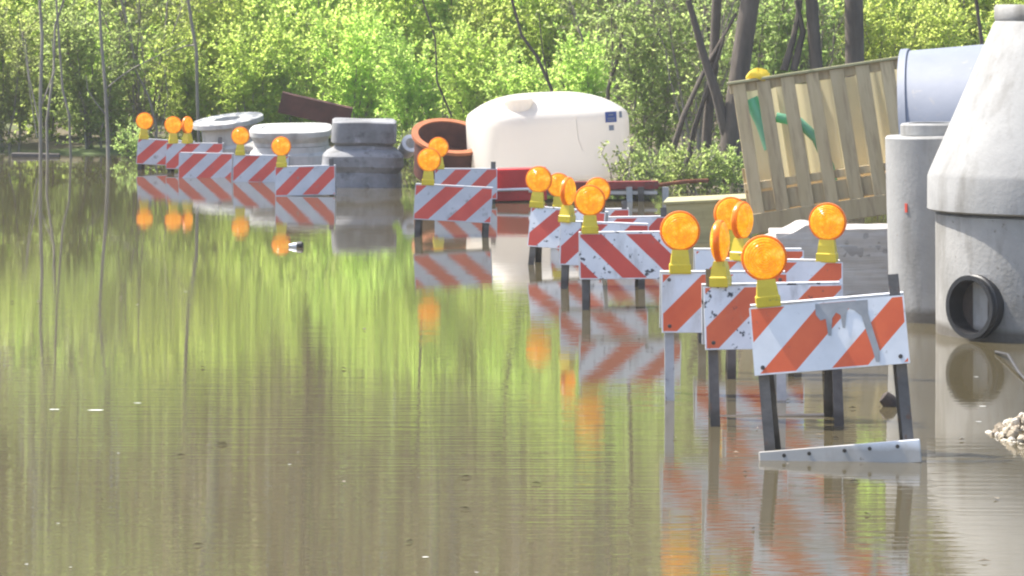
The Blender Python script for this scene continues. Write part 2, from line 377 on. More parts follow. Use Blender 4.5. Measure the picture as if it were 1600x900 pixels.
def barricade(label, u0, u1, v, s, lights, w_=None, yaw=0, roll=0, pitch=0, phase=0.0, lean=1, mats=('white', 'orange'), legm='steel', tops=(.07, .07),
              bolts=False, splash=False, railh=.13, rear_rail=False, group='striped barricades standing in the flood water'):
    """u0..u1: photo span of the panel, v: its top edge at the middle, s: pixels per metre there"""
    w_ = w_ or (u1 - u0) / s / max(.3, math.cos(R(yaw)))
    c = at((u0 + u1) / 2, v, s)
    rot = Euler((R(pitch), R(roll), R(yaw)), 'XYZ')
    top = frame_pt(-1, 0, PTOP, .04)
    base = c - rot.to_matrix() @ top
    root = empty('barricade', base, rot); tag(root, label, 'barricade', group)
    legx = w_ / 2 - .035
    for side in (-1, 1):
        for j, sx in enumerate((-1, 1)):
            b = MB(); h1 = PTOP + (tops[j] if side < 0 else -.01); Rm = Matrix.Rotation(side * TILT, 3, 'X')
            x = sx * legx - (.0 if side < 0 else sx * .012)
            c_ = frame_pt(side, x, h1 / 2, 0)
            b.box(c_, (.042, .006, h1), Rm); b.box(c_ + Rm @ Vector((sx * .019, side * -.016, 0)), (.006, .026, h1), Rm)
            b.build('leg', M[legm], root)
        pm = panel_mesh(side, w_, phase if side < 0 else phase + .05, lean)
        po = pm.build('panel', [M[mats[0]], M[mats[1]]], root)
        rl = MB(); Rm = Matrix.Rotation(side * TILT, 3, 'X')
        rl.box(frame_pt(side, 0, railh if side < 0 else .24 if rear_rail else .1, .022), (w_ + (.02 if side < 0 else -.03), .034, .095 if side < 0 else .022), Rm, bev=.004)
        rl.build('bottom_rail', M['white_worn' if mats[0] == 'white_worn' else 'white'] if side < 0 else M['steel'], root)
        if side < 0: rl_front = bpy.context.scene.collection.objects[-1]
        if side < 0 and bolts:
            for sx in (-1, 1):
                for hh, oo in ((PTOP - PH + .03, .043), (PTOP - .03, .043)):
                    if hh > PTOP - .1 and not bolts == 4: continue
                    bb = MB(); q = frame_pt(side, sx * (w_ / 2 - .035), hh, oo)
                    bb.lathe([(.0005, -.004), (.009, -.004), (.009, .003), (.0005, .004)], 8, Matrix.Translation(q) @ Matrix.Rotation(R(90), 4, 'X'))
                    bb.build('bolt', M['steel'], po)
        if side < 0 and splash:
            sp = MB(); shape = [(-.045, .853), (.085, .853), (.105, .853), (.165, .853), (.162, .80), (.178, .72), (.195, .645), (.190, .598), (.176, .60), (.165, .66), (.150, .72), (.135, .79),
                                (.108, .815), (.085, .825), (.075, .80), (.066, .745), (.056, .748), (.052, .80), (.035, .812), (.018, .79), (.008, .72), (-.004, .722), (-.008, .79), (-.03, .785), (-.047, .81)]
            sp.add([frame_pt(-1, x, h, .0445) for x, h in shape], [tuple(range(len(shape)))])
            sp.build('paint_splash', M['splash'], po)
            for hx in (-.22, -.12, .02, .12, .23):
                rb = MB(); q = frame_pt(-1, hx * w_ / .62, .258, .040)
                rb.lathe([(.0005, -.003), (.008, -.003), (.008, .003), (.0005, .003)], 8, Matrix.Translation(q) @ Matrix.Rotation(R(90), 4, 'X'))
                rb.build('rivet', M['steel'], rl_front)
    for (du, lyaw, *tl) in lights:
        x = du * w_; p = frame_pt(-1, x, PTOP, .01) + Vector((0, 0, .197))
        lo = link('warning_light', LENS, root, p, (R(tl[0]) if tl else 0, 0, R(lyaw)))
        lo.scale = (1, 1, 1)
        link('battery_case', CASE, lo); link('bezel', BEZEL, lo)
    return root

NB = 'red and white barricade '
# farthest cluster, left
barricade('farthest barricade on the left, one amber light on its left end, open water beside it', 218, 300, 219, 145, [(-.40, 8)], w_=.6, roll=3, phase=.03, mats=('grey_white', 'red'), tops=(-.005, -.005))
barricade('half hidden barricade with two amber lights side by side left of the tilted slab', 262, 346, 224, 147.5, [(-.38, 10), (-.13, 62)], w_=.6, phase=.05, mats=('grey_white', 'red'))
barricade('barricade without a light standing below the tilted concrete slab', 280, 363, 239.5, 151.5, [], w_=.55, roll=1, phase=.02, mats=('grey_white', 'red'), tops=(-.005, -.005))
barricade('barricade with its light just left of the pale flared concrete ring', 366, 450, 243, 155, [(-.38, 0)], w_=.56, roll=1, phase=.00, mats=('grey_white', 'red'))
barricade('nearest barricade of the far left group, dark leg at its right end', 430, 523, 260, 167, [(-.39, 0)], w_=.56, roll=-1.5, phase=.07, mats=('grey_white', 'red'))
# middle pair
barricade('rear barricade of the middle pair, its post against the white tank', 681, 775, 264, 174, [(-.44, 5)], w_=.56, roll=0, phase=.04, mats=('grey_white', 'red'), tops=(-.005, .07))
barricade('front barricade of the middle pair, leaning, in front of the red trailer and white tank', 649, 770, 291, 202, [(-.34, 0)], w_=.60, roll=3, phase=.06, mats=('grey_white', 'red'), tops=(-.005, -.005))
# centre cluster
barricade('hindmost barricade of the centre group, its light between the leftmost and the edge-on light', 858, 985, 328, 205, [(-.39, 0)], w_=.60, yaw=0, roll=-1, phase=.04, mats=('white', 'red'))
barricade('barricade directly behind the big dirty panel, its light half hidden by the front light', 912, 1045, 340, 222, [(-.33, 8)], w_=.60, roll=-1, phase=.06, mats=('white', 'red'))
barricade('barricade at the left end of the centre group, light before the red trailer box', 832, 944, 328, 226, [(-.43, 0)], w_=.52, yaw=-8, roll=4, phase=.05, mats=('white_worn', 'red'), tops=(.04, .07))
barricade('barricade with an edge-on light, a narrow panel strip left of the dirty panel', 880, 1010, 349, 246, [(-.43, 66)], w_=.56, roll=2, phase=.02, mats=('white_worn', 'red'), tops=(-.005, -.005))
barricade('front barricade of the centre group, dirty panel with stripes sloping down to the right', 906, 1062, 364, 264, [(-.39, 0)], w_=.60, roll=-.5, phase=.08, lean=-1, mats=('white_worn', 'red'), tops=(.07, -.005))
# near cluster, right
barricade('rear barricade of the near group, its light right before the plywood box', 1087, 1255, 391, 292, [(-.17, 10)], w_=.58, roll=0, phase=.02, tops=(-.005, -.005))
barricade('barricade with a light at each end, one turned edge-on, before the wrapped stack', 1133, 1317, 408, 322, [(-.36, 60), (.37, -14)], w_=.57, roll=1, phase=.05, tops=(-.005, -.005), bolts=True)
barricade('barricade at the left of the near group, clean panel on pale legs', 1034, 1230, 427, 340, [(-.35, 0)], w_=.58, roll=0, phase=.035, legm='pale_steel', tops=(-.005, -.005), bolts=4)
barricade('black-flecked barricade with an edge-on light and a dark post, behind the nearest one', 1100, 1316, 446, 362, [(-.375, 76)], w_=.60, roll=-1, phase=.02, mats=('white_worn', 'orange_worn'), tops=(.08, -.005), bolts=True, rear_rail=True)
barricade('nearest barricade, grey paint dripping down its panel and a white rail at the waterline', 1170, 1412, 471, 390, [(-.375, 4)], w_=.62, yaw=-5, roll=-5.2, phase=.09, tops=(-.005, .09), bolts=True, splash=True, railh=.232, mats=('white', 'orange'))

# ------------------------------------------------------------------ manhole cone on the right
s = 284; c = at(1659, 520, s); root = empty('manhole_section', (c.x, c.y, 0))
tag(root, 'tall concrete manhole cone on a round base with a black pipe stub', 'manhole section')
MB().lathe([(.0005, -.4), (.69, -.4), (.69, .655), (.66, .668), (.0005, .668)], 72, wob=.002).build('barrel', M['concrete'], root, True, 35)
MB().lathe([(.0005, .674), (.715, .674), (.735, .684), (.735, .865), (.725, .892), (.375, 1.70), (.365, 1.715), (.36, 1.715), (.28, 1.715), (.28, 1.69), (.0005, 1.69)], 72, wob=.002).build('cone', M['concrete_pale'], root, True, 24)
MB().lathe([(.28, 1.716), (.362, 1.716), (.370, 1.73), (.370, 1.79), (.360, 1.805), (.28, 1.805), (.28, 1.716)], 56, wob=.003).build('neck_ring', M['concrete'], root, True, 35)
a = R(47); n_ = Vector((-math.sin(a), -math.cos(a), 0)); ctr = n_ * .66 + Vector((0, 0, .183))
Mx = Matrix.Translation(ctr) @ n_.to_track_quat('Z', 'Y').to_matrix().to_4x4() @ Matrix.Diagonal((.93, .97, 1, 1))
pb_ = MB(); pb_.lathe([(.145, -.02), (.162, -.02), (.162, .06), (.178, .06), (.178, .085), (.170, .092), (.170, .118), (.176, .126), (.150, .126), (.138, .02), (.145, -.02)], 40, Mx)
po = pb_.build('pipe_stub', M['rubber'], root, True, 30)
MB().lathe([(.0005, .028), (.1375, .028)], 40, Mx).build('mouth_shade_disc', M['driftwood'], po)  # dark disc stands in for the shaded bore; the barrel is solid

# concrete cylinder beside the cone
s = 273; c = at(1466, 500, s); root = empty('concrete_column', (c.x, c.y, 0), (0, R(-1.2), 0))
tag(root, 'slim upright concrete pipe with a smaller collar on top, beside the manhole cone', 'concrete pipe')
MB().lathe([(.0005, -.4), (.275, -.4), (.279, .5), (.283, 1.045), (.272, 1.058), (.0005, 1.058)], 48, wob=.004, seed=3).build('shaft', M['concrete_pale'], root, True, 35)
MB().lathe([(.0005, 1.06), (.195, 1.06), (.195, 1.118), (.186, 1.128), (.15, 1.128), (.15, 1.09), (.0005, 1.09)], 40, wob=.006, seed=4).build('collar', M['concrete_pale'], root, True, 30)
MB().box((-.19, -.205, .655), (.016, .008, .05), Euler((0, 0, R(-43)))).build('paint_mark', M['red'], root)

# big grey pipe lying behind
s = 233; c = at(1428, 200, s); rad = .72
root = empty('culvert_pipe', (c.x, c.y + .2, gz(80, s) - rad), (0, R(-5), R(-11)))
tag(root, 'large smooth grey pipe lying on its side between the slatted crate and the manhole cone', 'pipe')
Mx = Matrix.Rotation(R(90), 4, 'Y')
MB().lathe([(.60, 0), (.70, 0), (.72, .02), (.72, 2.6), (.60, 2.6), (.60, 0)], 72, Mx, wob=.001).build('pipe_wall', M['pipe_grey'], root, True, 30)
MB().lathe([(.722, .0), (.735, .0), (.735, .05), (.722, .05), (.722, 0)], 72, Mx).build('end_band', M['pipe_grey'], root, True, 30)

# ------------------------------------------------------------------ slatted crate
s = 215; root = empty('slatted_crate', at(1324, 344, s), (R(-3), R(-8.8), R(-5)))
root.location.y += 0.0
tag(root, 'tilted crate of vertical wooden slats with an added yellow glow sheet, left of the grey pipe', 'crate')
cw, ch, cdp = 1.385, 1.10, .80           # width, height, depth; origin at the middle of the bottom front edge
ns = 8; pit = (cw - .12) / (ns - 1)
for i in range(ns):
    x = -cw / 2 + .06 + i * pit
    MB().box((x, .012, ch / 2 + rng.uniform(-.003, .003)), (.100 + rng.uniform(-.006, .006), .022, ch), Euler((0, R(rng.uniform(-.4, .4)), 0)), bev=.003).build('slat', M['crate_wood'], root)
for z, hh in ((ch - .03, .07), (.345, .06), (.225, .145), (.072, .145)):
    MB().box((0, .036 if z > .2 else -.012, z), (cw + .02, .022, hh), bev=.003).build('rail', M['crate_wood'], root)
MB().box((0, .03, ch + .012), (cw + .05, .10, .020), bev=.003).build('top_edge', M['plywood'], root)
for sx in (-1, 1):
    MB().box((sx * (cw / 2 + .002), cdp / 2 + .05, ch * .22), (.022, cdp, ch * .44), bev=.003).build('side_panel', M['crate_wood'], root)
MB().box((0, cdp + .06, ch * .2), (cw - .03, .012, ch * .4)).build('back_panel', M['crate_wood'], root)  # back and sides kept low to let sun onto the sheet
ln = MB(); nxx = 40  # translucent sheet added so the gaps between the slats glow pale
vs = []; fs = []
for i in range(nxx + 1):
    x = -cw / 2 + .02 + (cw - .04) * i / nxx; y = .14 + .025 * math.sin(i * .9) + .015 * math.sin(i * 2.3)
    zt = ch - .06 + .01 * math.sin(i * .7)
    vs += [(x, y, .36 + .01 * math.sin(i * 1.3)), (x, y + .01, zt)]
    if i: fs.append((2 * i - 2, 2 * i, 2 * i + 1, 2 * i - 1))
ln.add(vs, fs).build('glow_liner', M['glow_liner'], root, True, 60)
MB().box((0, cdp / 2 + .05, .02), (cw - .05, cdp - .05, .02)).build('crate_floor', M['crate_wood'], root)
def in_crate(p): return root.location + (root.rotation_euler.to_matrix() @ Vector(p))
# green plastic pipes inside
gp = MB(); gp.tube([in_crate((-.56, .085, .98)), in_crate((-.50, .085, .78)), in_crate((-.47, .085, .60))], .055, 12)
tag(gp.build('green_pipe', M['green'], None, True, 40), 'short green pipe standing behind the first gap of the slatted crate', 'pipe', 'green pipes inside the slatted crate')
gp = MB(); gp.tube([in_crate((-.40, .09, .82)), in_crate((-.24, .09, .76)), in_crate((-.13, .09, .62)), in_crate((-.07, .09, .40)), in_crate((-.06, .09, .20))], .038, 12)
tag(gp.build('green_pipe', M['green'], None, True, 40), 'bent green pipe curving down behind the second and third gaps of the crate', 'pipe', 'green pipes inside the slatted crate')
yb = MB()
prof = [(.0005, 0), (.085, 0), (.095, .02), (.07, .05), (.03, .062), (.0005, .066)]
yb.lathe(prof, 14, Matrix.Translation(in_crate((-.49, .03, ch + .015))) @ Matrix.Diagonal((1, .6, 1, 1)), wob=.08)
tag(yb.build('yellow_bag', M['yellow'], None, True, 50), 'small crumpled yellow bag lying on the top left corner of the slatted crate', 'bag')

# plywood box at the crate's left
s = 207; root = empty('plywood_box', (gx(1108, s), F / s, 0), (0, R(-3), R(-5)))
tag(root, 'low olive plywood box in the water left of the slatted crate', 'box')
zt = gz(317, s)
MB().box((0, .0, zt / 2 - .15), (.62, .018, zt + .3)).build('front_board', M['plywood'], root)
for sx in (-1, 1): MB().box((sx * .30, .32, zt / 2 - .15), (.018, .60, zt + .3)).build('side_board', M['plywood'], root)
MB().box((0, .32, zt + .013), (.66, .68, .022), bev=.003).build('lid', M['plywood'], root)

# wrapped stack of boards
s = 262; root = empty('board_stack', (gx(1312, s), F / s, 0), (0, R(-.5), R(2)))
tag(root, 'stack of grey boards under crumpled white wrapping, in front of the slatted crate', 'board stack')
zt = gz(362, s); nb = 6; bh = (zt + .02) / nb
for k in range(nb):
    z = -.02 + bh * (k + .5)
    for j, (x0, x1) in enumerate(((-.385, -.01), (.0, .36))):
        MB().box(((x0 + x1) / 2 + rng.uniform(-.012, .012), .25 + rng.uniform(-.015, .015), z), (x1 - x0 + rng.uniform(-.01, .01), .5, bh * .90), Euler((0, R(rng.uniform(-.6, .6)), R(rng.uniform(-1, 1)))), bev=.005).build('board', M['board'], root)
wr = MB(); nu, nv = 30, 15; vs = []; fs = []
for j in range(nv + 1):
    for i in range(nu + 1):
        x = -.42 + .82 * i / nu; t = j / nv
        hump = .028 * math.exp(-((x + .17) / .09) ** 2) - .30 * max(0, -x - .20)
        if t < .6: y = -.014 - .006 * math.sin(i * .9 + j * 2.1) - .004 * math.sin(i * 2.7 + j * 1.3); z = zt + .012 + hump - (.6 - t) / .6 * (.40 + .012 * math.sin(i * .6)) - .005 * math.sin(i * 1.7 + j)
        else: y = -.012 + (t - .6) / .4 * .54; z = zt + .014 + hump + .0012 * math.sin(i * 1.1 + j * 1.9)
        vs.append((x, y, z))
for j in range(nv):
    for i in range(nu): fs.append((j * (nu + 1) + i, j * (nu + 1) + i + 1, (j + 1) * (nu + 1) + i + 1, (j + 1) * (nu + 1) + i))
wr.add(vs, fs).build('wrapping', M['wrap'], root, True, 60)

# ------------------------------------------------------------------ white tank on a red trailer
s = 166; root = empty('water_tank', (gx(860, s), F / s + .75, 0), (R(0), R(-2.6), R(9)))
tag(root, 'large white plastic tank with a domed top and a blue sticker, on the red trailer', 'tank')
zs = gz(176, s); zd = gz(147, s); rt = .732
prof = [(.0005, .12), (rt - .06, .12), (rt - .02, .135), (rt, .18), (rt, zs - .12), (rt - .004, zs - .06), (rt - .02, zs - .02), (rt - .06, zs + .015)]
for k in range(1, 9):
    q = k / 8; prof.append(((rt - .06) * (1 - q) + .0005, zs + .015 + (zd - zs - .015) * (1 - (1 - q) ** 3.1)))
MB().lathe(prof, 96, wob=.0015, sq=5).build('shell', M['tank'], root, True, 50)
lx = gx(793, s) - root.location.x
ld_ = MB(); ld_.lathe([(.0005, zs - .02), (.135, zs - .02), (.135, gz(157, s)), (.145, gz(157, s)), (.145, gz(152, s)), (.12, gz(150, s)), (.0005, gz(150, s))], 32, Matrix.Translation((lx + .05, -.52, -.005)))
ld_.build('filler_lid', M['tank'], root, True, 35)
def on_tank(x, z, off=.004):
    return Vector((x, -rt * (1 - abs(x / rt) ** 5) ** .2 - off, z))
def sticker(x, v, wd, ht, mat, name, off=.004, parent=None, dz=0.0):
    b = MB(); n = 6; vs = []; z = gz(v, s) + dz
    for i in range(n + 1):
        q = x + (i / n - .5) * wd; vs += [on_tank(q, z - ht / 2, off), on_tank(q, z + ht / 2, off)]
    b.add(vs, [(2 * i, 2 * i + 2, 2 * i + 3, 2 * i + 1) for i in range(n)])
    return b.build(name, mat, parent or root)
sk = sticker(.50, 187, .115, .10, M['blue'], 'sticker')
sticker(.50, 204, .05, .05, M['pipe_grey'], 'small_sticker')
sticker(.60, 184, .03, .06, M['pipe_grey'], 'small_sticker')
for dx, dz, ww, hh in ((0, .020, .05, .012), (0, -.012, .075, .010), (0, -.030, .075, .008)):   # pale print on the blue sticker
    sticker(.50 + dx, 187, ww, hh, M['pipe_grey'], 'sticker_print', .006, sk, dz)
sm = MB(); sm.tube([on_tank(.16, gz(182, s), .002), on_tank(.17, gz(215, s), .002), on_tank(.21, gz(238, s), .002)], .0035, 6); sm.build('seam', M['tank'], root)

s = 172; root = empty('trailer', (gx(860, s), F / s, 0), (0, 0, 0))
tag(root, 'red steel trailer frame half under water carrying the white tank', 'trailer')
ox, oy = root.location.x, root.location.y
def tx(u): return gx(u, s) - ox
MB().box(((tx(762) + tx(854)) / 2, .02, gz(288, s)), (tx(854) - tx(762), .30, .29), Euler((0, R(-1.5), 0)), bev=.006).build('side_box', M['red_paint'], root)
MB().box(((tx(855) + tx(1030)) / 2, .05, gz(290, s)), (tx(1030) - tx(857), .09, .075), Euler((0, R(-.6), 0)), bev=.005).build('frame_rail', M['red_dark'], root)
MB().box((.1, .75, .08), (1.7, 1.3, .06)).build('deck', M['pale_steel'], root)
rd = MB(); rd.tube([(tx(772), -.15, gz(296, s)), (tx(828), -.15, gz(294, s))], .013, 10); rd.tube([(tx(826), -.15, gz(294, s)), (tx(838), -.15, gz(294, s))], .035, 12)
rd.build('drain_pipe', M['white_plastic'], root, True, 40)
MB().box((tx(960), .02, gz(301, s)), (tx(1024) - tx(890), .05, .03)).build('lower_rail', M['board'], root)
for u in (984, 1002, 1040):
    MB().box((tx(u), .0, gz(330, s) + .05), (.055, .05, .34), Euler((0, R(rng.uniform(-3, 3)), 0))).build('support_post', M['pale_steel' if u != 1002 else 'steel'], root)
jk = MB(); jk.tube([(tx(1028), .06, gz(290, s)), (tx(1075), .3, gz(286, s)), (tx(1110), .5, gz(286, s))], .018, 8); jk.build('tow_bar', M['rust'], root)

# ------------------------------------------------------------------ rusty ring, rust plate, rings of concrete
s = 163; ctr = at(703, 213, s) + Vector((0, .2, 0)); ax = Vector((.12, -.40, .90)).normalized()
root = empty('steel_ring', ctr, ax.to_track_quat('Z', 'Y').to_euler())
tag(root, 'rusty steel ring with an orange rim tipped towards the water beside the white tank', 'pipe ring')
MB().lathe([(.312, .0), (.375, .0), (.375, -.03), (.345, -.03), (.345, -.012), (.312, -.012), (.312, 0)], 48, wob=.003).build('rim', M['rust_rim'], root, True, 30)
MB().lathe([(.314, -.010), (.344, -.013), (.31, -.42), (.27, -.42), (.314, -.010)], 48, wob=.004).build('ring_wall', M['brown_steel'], root, True, 30)
MB().lathe([(.0005, -.26), (.285, -.26)], 32).build('ring_floor', M['rust'], root)
s = 160
rb = MB(); rb.box((0, 0, -.22), (.60, .4, .45), bev=.02)
tag(rb.build('steel_block', M['brown_steel'], None, loc=at(705, 262, s) + Vector((0, .55, .0))), 'dark brown steel block under the rusty ring, left of the white tank', 'steel block')
s = 158; root_p = at(640, 227, s)
wb = MB(); Mx = Matrix.Translation(root_p) @ Matrix.Rotation(R(62), 4, 'X') @ Matrix.Rotation(R(18), 4, 'Y')
wb.lathe([(.045, -.13), (.085, -.13), (.085, .0), (.095, .0), (.095, .05), (.055, .05), (.045, -.13)], 20, Mx)
tag(wb.build('pipe_elbow', M['white_plastic'], None, True, 35), 'short white pipe end between the dark concrete piece and the rusty ring', 'pipe end')

s = 143; b = MB(); b.box((0, 0, 0), (.80, .012, .215), bev=.002); 
root = empty('steel_channel', at(489, 175, s) + Vector((0, .5, 0)), (R(8), R(13), R(3)))
tag(root, 'dark brown steel channel sticking up askew behind the concrete rings', 'steel beam')
b.build('web', M['brown_steel'], root)
for z in (-.108, .108): MB().box((0, .05, z), (.80, .115, .012), bev=.002).build('flange', M['brown_steel'], root)

def riser(label, u, vt, s, prof, mat, rx=0, ry=0, wob=.004, seed=0, n=48, dy=0, name='concrete_ring', sq=0):
    r = empty(name, at(u, vt, s) + Vector((0, dy, 0)), (R(rx), R(ry), 0)); tag(r, label, 'concrete ring', 'precast concrete pieces stored in the water')
    for nm, pr, mt in prof:
        MB().lathe(pr, n, wob=wob, seed=seed, sq=sq).build(nm, M[mt], r, True, 30)
    return r
riser('tilted concrete slab with a round hole, farthest left of the concrete pieces', 352, 187, 142,
      [('slab', [(.15, 0), (.393, 0), (.400, -.006), (.400, -.052), (.393, -.060), (.15, -.060), (.15, 0)], 'concrete_light'),
       ('riser', [(.0005, -.16), (.19, -.16), (.195, -.062), (.305, -.062), (.31, -.25), (.345, -.29), (.345, -.8), (.0005, -.8)], 'concrete_light')], None, rx=7, ry=-7, seed=5, dy=.35)
riser('pale concrete ring with a flared rim, between the tilted slab and the dark concrete piece', 452, 201, 151,
      [('rim', [(.0005, -.01), (.30, -.012), (.31, 0), (.415, 0), (.425, -.008), (.425, -.055), (.40, -.10), (.385, -.12), (.385, -.16), (.0005, -.16)], 'concrete_light'),
       ('body', [(.0005, -.165), (.385, -.165), (.392, -.22), (.425, -.25), (.43, -.27), (.43, -.9), (.0005, -.9)], 'concrete_light')], None, rx=5, ry=-1, sq=4, n=64, seed=9, dy=.3)
r3 = riser('dark stained concrete piece with a waisted side, right of the pale flared ring', 567, 189, 160,
      [('upper_block', [(.0005, .0), (.295, .0), (.312, -.012), (.318, -.10), (.316, -.205), (.30, -.215), (.275, -.235), (.0005, -.235)], 'concrete_dark'),
       ('lower_block', [(.0005, -.24), (.275, -.24), (.285, -.27), (.36, -.31), (.385, -.34), (.39, -.44), (.37, -.47), (.355, -.50), (.375, -.54), (.38, -1.0), (.0005, -1.0)], 'concrete_dark')], None, rx=2, ry=1, wob=.022, sq=5, n=64, seed=12, dy=.3)
MB().box((.20, -.245, -.055), (.06, .012, .03), Euler((0, R(8), R(38)))).build('paint_mark', M['red'], r3)
# lit ledge and small blocks between the rings
s = 149
lb = MB(); lb.box((0, 0, 0), (.24, .30, .07), Euler((R(6), R(9), R(-12))), bev=.012)
tag(lb.build('concrete_block', M['concrete_pale'], None, loc=at(404, 231, s)), 'small pale concrete block at the foot of the flared ring', 'concrete block')
lb = MB(); lb.box((0, 0, 0), (.20, .24, .06), Euler((R(4), R(24), R(10))), bev=.012)
tag(lb.build('concrete_chunk', M['concrete_pale'], None, loc=at(304, 236, 146)), 'wedge of pale concrete beside the turned light under the tilted slab', 'concrete block')

# ------------------------------------------------------------------ floating and small things
s = 132; lg = MB(); lg.box((0, 0, .018), (.56, .20, .05), Euler((0, R(1.2), R(4))), bev=.008)
tag(lg.build('floating_plank', M['log'], None, loc=(gx(66, s), F / s - .6, 0)), 'dark wooden plank floating at the far left shore', 'plank')
s = 347; dw = MB(); p0 = Vector((gx(1396, s), F / s, -.03)); dw.tube([p0 + Vector((.02, 0, -.03)), p0 + Vector((0, 0, .02)), p0 + Vector((-.022, 0, .055)), p0 + Vector((-.045, 0, .075)), p0 + Vector((-.05, 0, .078))], [.032, .036, .036, .030, .012], 10)
tag(dw.build('driftwood_stub', M['driftwood'], None, True, 50), 'dark wood stub poking out of the water behind the nearest barricade', 'driftwood')
s = 211; root = empty('floating_bottle', (gx(463, s), F / s, 0), (0, 0, R(-8)))
tag(root, 'small black and white bottle drifting below the far left barricades', 'bottle')
MB().lathe([(.0005, -.05), (.012, -.05), (.014, -.03), (.021, -.015), (.021, .01), (.0005, .01)], 14, Matrix.Translation((-.005, 0, .012)) @ Matrix.Rotation(R(90), 4, 'Y')).build('bottle_neck', M['white_plastic'], root, True, 40)
MB().lathe([(.0005, .011), (.026, .011), (.028, .02), (.028, .05), (.022, .056), (.0005, .056)], 14, Matrix.Translation((-.005, 0, .014)) @ Matrix.Rotation(R(90), 4, 'Y')).build('bottle_body', M['rubber'], root, True, 40)
s = 290; jb = MB()  # jug shape added to stand in for a bright blue-white spot
jb.lathe([(.0005, -.05), (.045, -.05), (.055, -.03), (.055, .03), (.04, .05), (.018, .065), (.018, .085), (.0005, .085)], 18, Matrix.Translation((gx(1612, s), F / s, .03)) @ Matrix.Rotation(R(10), 4, 'Y'))
tag(jb.build('bright_spot_jug', M['white_plastic'], None, True, 40), 'white jug added for a bright spot at the right edge below the manhole cone', 'jug')
cb = MB(); s = 315
cb.tube([at(1556, 550, 302), Vector((gx(1575, 308), F / 308, .03)), Vector((gx(1592, 320), F / 320, .012)), Vector((gx(1640, 345), F / 345, -.01))], .008, 8)
tag(cb.build('cable', M['cable'], None, True, 60), 'thin dark cable running into the water between the cone and the gravel heap', 'cable')

# gravel heap at the right edge
gr = MB(); s = 372; c = Vector((gx(1690, s), F / s, -.05)); r2 = random.Random(4)
me_ = []
for k in range(900):
    a = r2.uniform(0, 6.283); q = math.sqrt(r2.random()); x = q * .42 * math.cos(a); y = q * .5 * math.sin(a)
    z = .24 * (1 - q) ** .8 + r2.uniform(-.01, .01); rr = r2.uniform(.010, .026)
    bm = bmesh.new(); bmesh.ops.create_icosphere(bm, subdivisions=1, radius=rr)
    E = Euler((r2.uniform(0, 6), r2.uniform(0, 6), r2.uniform(0, 6))).to_matrix(); sx, sy, sz = r2.uniform(.7, 1.3), r2.uniform(.7, 1.2), r2.uniform(.5, .9)
    bm.verts.ensure_lookup_table()
    gr.add([c + Vector((x, y, z)) + E @ Vector((v.co.x * sx * r2.uniform(.85, 1.1), v.co.y * sy * r2.uniform(.85, 1.1), v.co.z * sz)) for v in bm.verts], [[v.index for v in f.verts] for f in bm.faces]); bm.free()
m, nt, out = new_mat('gravel_stone'); g_ = N(nt, 'NewGeometry'); rp = ramp(nt, [(0, (.10, .075, .05)), (.35, (.30, .25, .18)), (.7, (.48, .42, .33)), (1, (.62, .58, .5))])
nt.links.new(g_.outputs['Random Per Island'], rp.inputs[0]); pb = N(nt, 'BsdfPrincipled', i_Roughness=.8); nt.links.new(rp.outputs[0], pb.inputs['Base Color']); nt.links.new(pb.outputs[0], out.inputs[0])
tag(gr.build('gravel_heap', m), 'heap of pale gravel rising from the water at the right edge', 'gravel heap', kind='stuff')
mo = MB(); mo.lathe([(.46, -.08), (.30, .03), (.15, .12), (.0005, .2)], 24, Matrix.Translation(c) @ Matrix.Diagonal((.9, 1.05, 1, 1)))
tag(mo.build('gravel_core', M['stone'], None, True, 60), 'earth core under the pale gravel at the right edge', 'gravel heap', kind='stuff')

# foam flecks on the water
fl = MB(); r2 = random.Random(11)
spots = [(150, 642, 30), (85, 641, 22), (215, 631, 16), (112, 168, 6), (1525, 590, 10), (1535, 636, 14), (1529, 660, 12), (665, 872, 16), (745, 896, 8), (110, 888, 6), (290, 456, 10), (1467, 500, 10)]
for k in range(9): spots.append((r2.uniform(0, 1000), r2.uniform(520, 890), r2.uniform(3, 9)))
for u, v, wd in spots:
    if v < 300: continue
    s = v / CAM_H; x, y = gx(u, s), F / s; ww = wd / s; n = 9
    fl.add([(x + ww / 2 * math.cos(2 * math.pi * i / n) * r2.uniform(.6, 1), y + ww * .22 * math.sin(2 * math.pi * i / n) * r2.uniform(.5, 1), .004) for i in range(n)], [tuple(range(n))])
tag(fl.build('foam_flecks', M['foam']), 'scattered pale foam flecks drifting on the brown water', 'foam', kind='stuff')

# drifting leaves and twigs
db = MB(); r3_ = random.Random(31)
for k in range(46):
    u, v = (r3_.uniform(0, 1600), r3_.uniform(420, 890)) if k < 26 else (1290 + r3_.gauss(0, 120), 700 + r3_.gauss(0, 60))
    s = v / CAM_H; x, y = gx(u, s), F / s; a = r3_.uniform(0, 6.28); l_ = r3_.uniform(.01, .028); w2 = l_ * r3_.uniform(.15, .5)
    c_, s_ = math.cos(a), math.sin(a)
    db.add([(x + c_ * l_, y + s_ * l_, .006), (x - s_ * w2, y + c_ * w2, .012), (x - c_ * l_, y - s_ * l_, .005), (x + s_ * w2, y - c_ * w2, .008)], [(0, 1, 2, 3)])
tag(db.build('floating_litter', M['twig']), 'scattered small brown leaves and twigs drifting on the water', 'leaf litter', kind='stuff')

